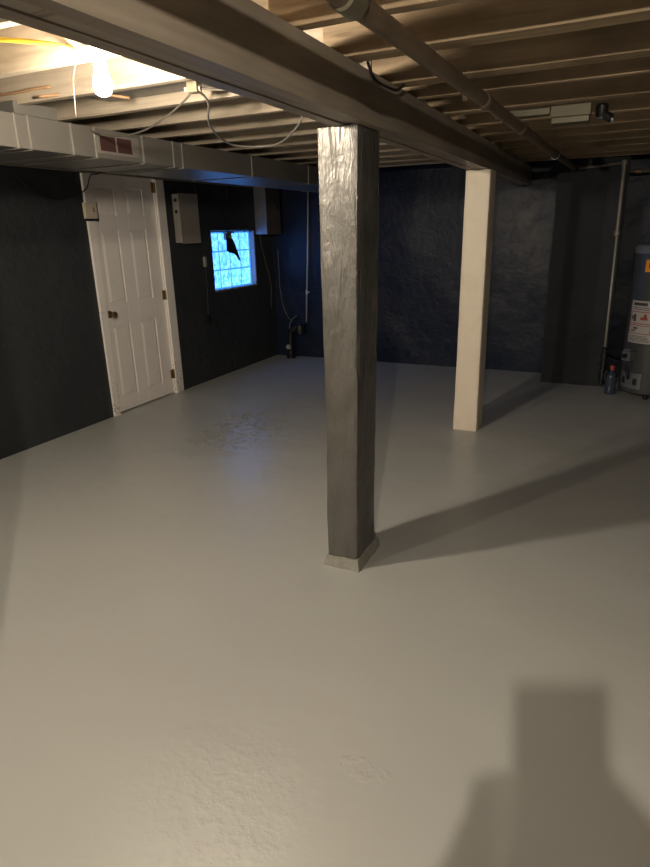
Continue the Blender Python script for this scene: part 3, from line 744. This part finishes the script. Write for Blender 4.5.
# gas control and burner access plate on the side that faces the camera
def on(a, r, z): a = math.radians(a); return Vector((HC.x-math.sin(a)*(HR+r), HC.y-math.cos(a)*(HR+r), z))
ang = 44
Mx = Matrix.Translation(on(ang, .0, 0)) @ Matrix.Rotation(-math.radians(ang), 4, 'Z')
bm = bmesh.new(); box(bm, -.045, .045, -.075, -.0, .345, .430, M=Mx); box(bm, -.03, .03, -.07, -.01, .43, .45, M=Mx)
gc = obj('gas_control', bm, M['galv'], wh, bevel=.006)
bm = bmesh.new(); tube(bm, [Mx @ Vector((0, -.075, .39)), Mx @ Vector((0, -.10, .39))], .02, 14); obj('dial', bm, M['black'], gc, autosmooth=True)
bm = bmesh.new(); tube(bm, spline([Mx @ Vector((-.0, -.04, .345)), Mx @ Vector((-.01, -.045, .28)), Mx @ Vector((.005, -.03, .20)), Mx @ Vector((.0, -.01, .17))]), .007, 8); tube(bm, spline([Mx @ Vector((.02, -.04, .345)), Mx @ Vector((.03, -.05, .28)), Mx @ Vector((.02, -.02, .19))]), .005, 8)
obj('burner_tube', bm, M['black'], gc, smooth=True)
bm = bmesh.new(); patch(bm, 66, 18, .095, .235, .001, 12, .006); ap = obj('access_plate', bm, M['galv'], wh, bevel=.001)
for a in (56, 44, 30):
    bm = bmesh.new(); box(bm, -.017, .017, -.012, -.007, .13, .185, M=Matrix.Translation(on(a, 0, 0)) @ Matrix.Rotation(-math.radians(a), 4, 'Z')); obj('plate_fitting', bm, M['black'] if a != 44 else M['galv'], ap, bevel=.002)
bm = bmesh.new(); tube(bm, spline([(-.052, GY-.028, .375), (.0, 6.13, .365), (.05, 6.03, .370), tuple(Mx @ Vector((-.045, -.04, .385)))]), .008, 8)
obj('gas_supply_tube', bm, M['black'], wh, smooth=True)

# blue jug with red cap
e = empty('plastic_jug', (.030, 6.035, 0), .3, 'blue translucent plastic jug with red cap standing left of the water heater', 'jug')
bm = bmesh.new(); lathe(bm, [(0, .001), (.040, .001), (.046, .008), (.046, .15), (.042, .18), (.025, .205), (.016, .215), (.016, .225), (0, .225)], (.030, 6.035, 0), 20); obj('bottle', bm, M['jug'], e, autosmooth=True)
bm = bmesh.new(); lathe(bm, [(.0, .225), (.021, .225), (.021, .262), (.018, .268), (0, .268)], (.030, 6.035, 0), 14); obj('cap', bm, M['red'], e, autosmooth=True)
bm = bmesh.new(); tube(bm, spline([(-.004, 6.02, .205), (-.018, 6.01, .215), (-.026, 6.005, .17), (-.017, 6.01, .12)]), .006, 8); obj('handle', bm, M['jug'], e, smooth=True)

# ------------------------------------------------------------------ the photographer, behind the camera (his phone and hands throw the shadow on the floor)
YAW = math.atan2(.4330, .9014)
PR = empty('person', (.156, -.324, 0), YAW, 'person in charcoal jacket and jeans holding up a phone with both hands, casting the shadow', 'person')
MP = Matrix.LocRotScale(PR.location, PR.rotation_euler, PR.scale)
def skin(name, verts, edges, mat, parent, sub=2, root=0):
    me = bpy.data.meshes.new(name); me.from_pydata([MP @ Vector(v[:3]) for v in verts], edges, [])
    o = bpy.data.objects.new(name, me); link(o)
    mo = o.modifiers.new('s', 'SKIN'); o.modifiers.new('u', 'SUBSURF').levels = sub
    for i, v in enumerate(verts):
        sv = me.skin_vertices[0].data[i]; r = v[3]
        sv.radius = r if isinstance(r, tuple) else (r, r); sv.use_root = (i == root)
    mo.use_smooth_shade = True
    dg = bpy.context.evaluated_depsgraph_get(); dg.update()
    m2 = bpy.data.meshes.new_from_object(o.evaluated_get(dg))
    bm = bmesh.new(); bm.from_mesh(m2); bpy.data.objects.remove(o)
    return obj(name, bm, mat, parent, smooth=True)
V = []; E = []
def add(p, r, link_to=None):
    V.append((*p, r)); i = len(V)-1
    if link_to is not None: E.append((link_to, i))
    return i
pel = add((0, -.02, .90), (.15, .10))
wai = add((0, -.02, 1.06), (.125, .09), pel); che = add((0, -.02, 1.25), (.15, .10), wai); nb_ = add((0, -.02, 1.39), (.075, .065), che)
nk = add((0, -.005, 1.455), .05, nb_); hd0 = add((0, .015, 1.52), (.060, .070), nk); hd1 = add((0, .01, 1.60), (.072, .088), hd0); hd2 = add((0, 0, 1.655), (.060, .070), hd1)
for s in (-1, 1):
    hip = add((s*.09, -.02, .84), .085, pel); kn = add((s*.10, .0, .47), .058, hip); an = add((s*.11, -.03, .09), .036, kn); add((s*.125, .09, .035), .034, an)
    sh = add((s*.175, -.015, 1.37), .055, che); el = add((s*.25, .10, 1.12), .040, sh); wr = add((s*.118, .290, 1.305), .027, el)
    pa = add((s*.076, .312, 1.372), (.020, .032), wr)
    for q in range(4):                                            # fingers curl round the phone's back
        z = 1.355+.019*q; y = .326+.006*q
        L_ = (.80, .95, 1.0, .9)[q]
        a = add((s*.058, y-.010, z+.004), .0095, pa); b_ = add((s*.054, y+.014, z+.004), .0085, a); add((s*(.052-.030*L_), y+.018, z+.006), .007, b_)
    t1 = add((s*.052, .298, 1.392), .011, pa); t2 = add((s*.034, .306, 1.412), .009, t1); add((s*.016, .312, 1.428), .008, t2)
body = skin('body', V, E, M['skin'], PR)
def ell(c, r, rot=0, seg=14):
    bm = bmesh.new(); bmesh.ops.create_uvsphere(bm, u_segments=seg*2, v_segments=seg, radius=1)
    for v in bm.verts: v.co = MP @ (Vector((v.co.x*r[0], v.co.y*r[1], v.co.z*r[2])) + Vector(c))
    return bm
bm = ell((0, -.012, 1.625), (.082, .098, .088))
bmesh.ops.delete(bm, geom=[v for v in bm.verts if (MP.inverted() @ v.co).y > .045 and (MP.inverted() @ v.co).z < 1.650], context='VERTS')
obj('hair', bm, M['hair'], body, smooth=True)
for s in (-1, 1):
    ey = obj('eye', ell((s*.030, .088, 1.598), (.012, .010, .011), 0, 8), M['eye'], body, smooth=True)
    obj('iris', ell((s*.030, .096, 1.598), (.005, .003, .005), 0, 6), M['iris'], ey, smooth=True)
    obj('ear', ell((s*.080, .0, 1.59), (.010, .018, .030), 0, 8), M['skin'], body, smooth=True)
obj('nose', ell((0, .100, 1.572), (.012, .016, .022), 0, 8), M['skin'], body, smooth=True)
obj('mouth', ell((0, .088, 1.538), (.022, .006, .006), 0, 8), M['redink'], body, smooth=True)
V = []; E = []
a = add((0, -.02, .88), (.165, .118)); b_ = add((0, -.02, 1.06), (.148, .112), a); c = add((0, -.02, 1.25), (.170, .122), b_); e = add((0, -.02, 1.395), (.085, .080), c)
for s in (-1, 1):
    sh = add((s*.18, -.015, 1.37), .070, c); el = add((s*.255, .10, 1.12), .055, sh); add((s*.145, .262, 1.29), .038, el)
obj_j = skin('jacket', V, E, M['jacket'], body)
V = []; E = []
a = add((0, -.02, .93), (.155, .105))
for s in (-1, 1):
    h1 = add((s*.092, -.02, .82), .096, a); k1 = add((s*.10, .0, .47), .070, h1); add((s*.11, -.03, .10), .055, k1)
skin('jeans', V, E, M['jeans'], body)
for s in (-1, 1):
    V = []; E = []
    a = add((s*.11, -.045, .060), .045); b_ = add((s*.118, .03, .050), .043, a); add((s*.128, .13, .040), .036, b_)
    o = skin('shoe', V, E, M['shoe'], body)
# rest the soles on the floor
ph = empty('mobile_phone', (0, 0, 1.43), 0, 'dark phone held upright in the photographer\'s hands', 'phone')
MC = Matrix(((R_.x, U_.x, F_.x, 0), (R_.y, U_.y, F_.y, 0), (R_.z, U_.z, F_.z, 1.5), (0, 0, 0, 1)))
bm = bmesh.new(); box(bm, -.037, .037, -.135, .020, -.021, -.0125, M=MC); obj('phone_body', bm, M['black'], ph, bevel=.002)

# ------------------------------------------------------------------ world and view
wd = bpy.data.worlds.new('world'); SC.world = wd; wd.use_nodes = True
bg = wd.node_tree.nodes['Background']; bg.inputs[0].default_value = (.35, .55, 1.0, 1); bg.inputs[1].default_value = .3
SC.view_settings.view_transform = 'Standard'; SC.view_settings.look = 'None'; SC.view_settings.gamma = 1.0
SC.view_settings.use_curve_mapping = False
SC.view_settings.exposure = 1.3
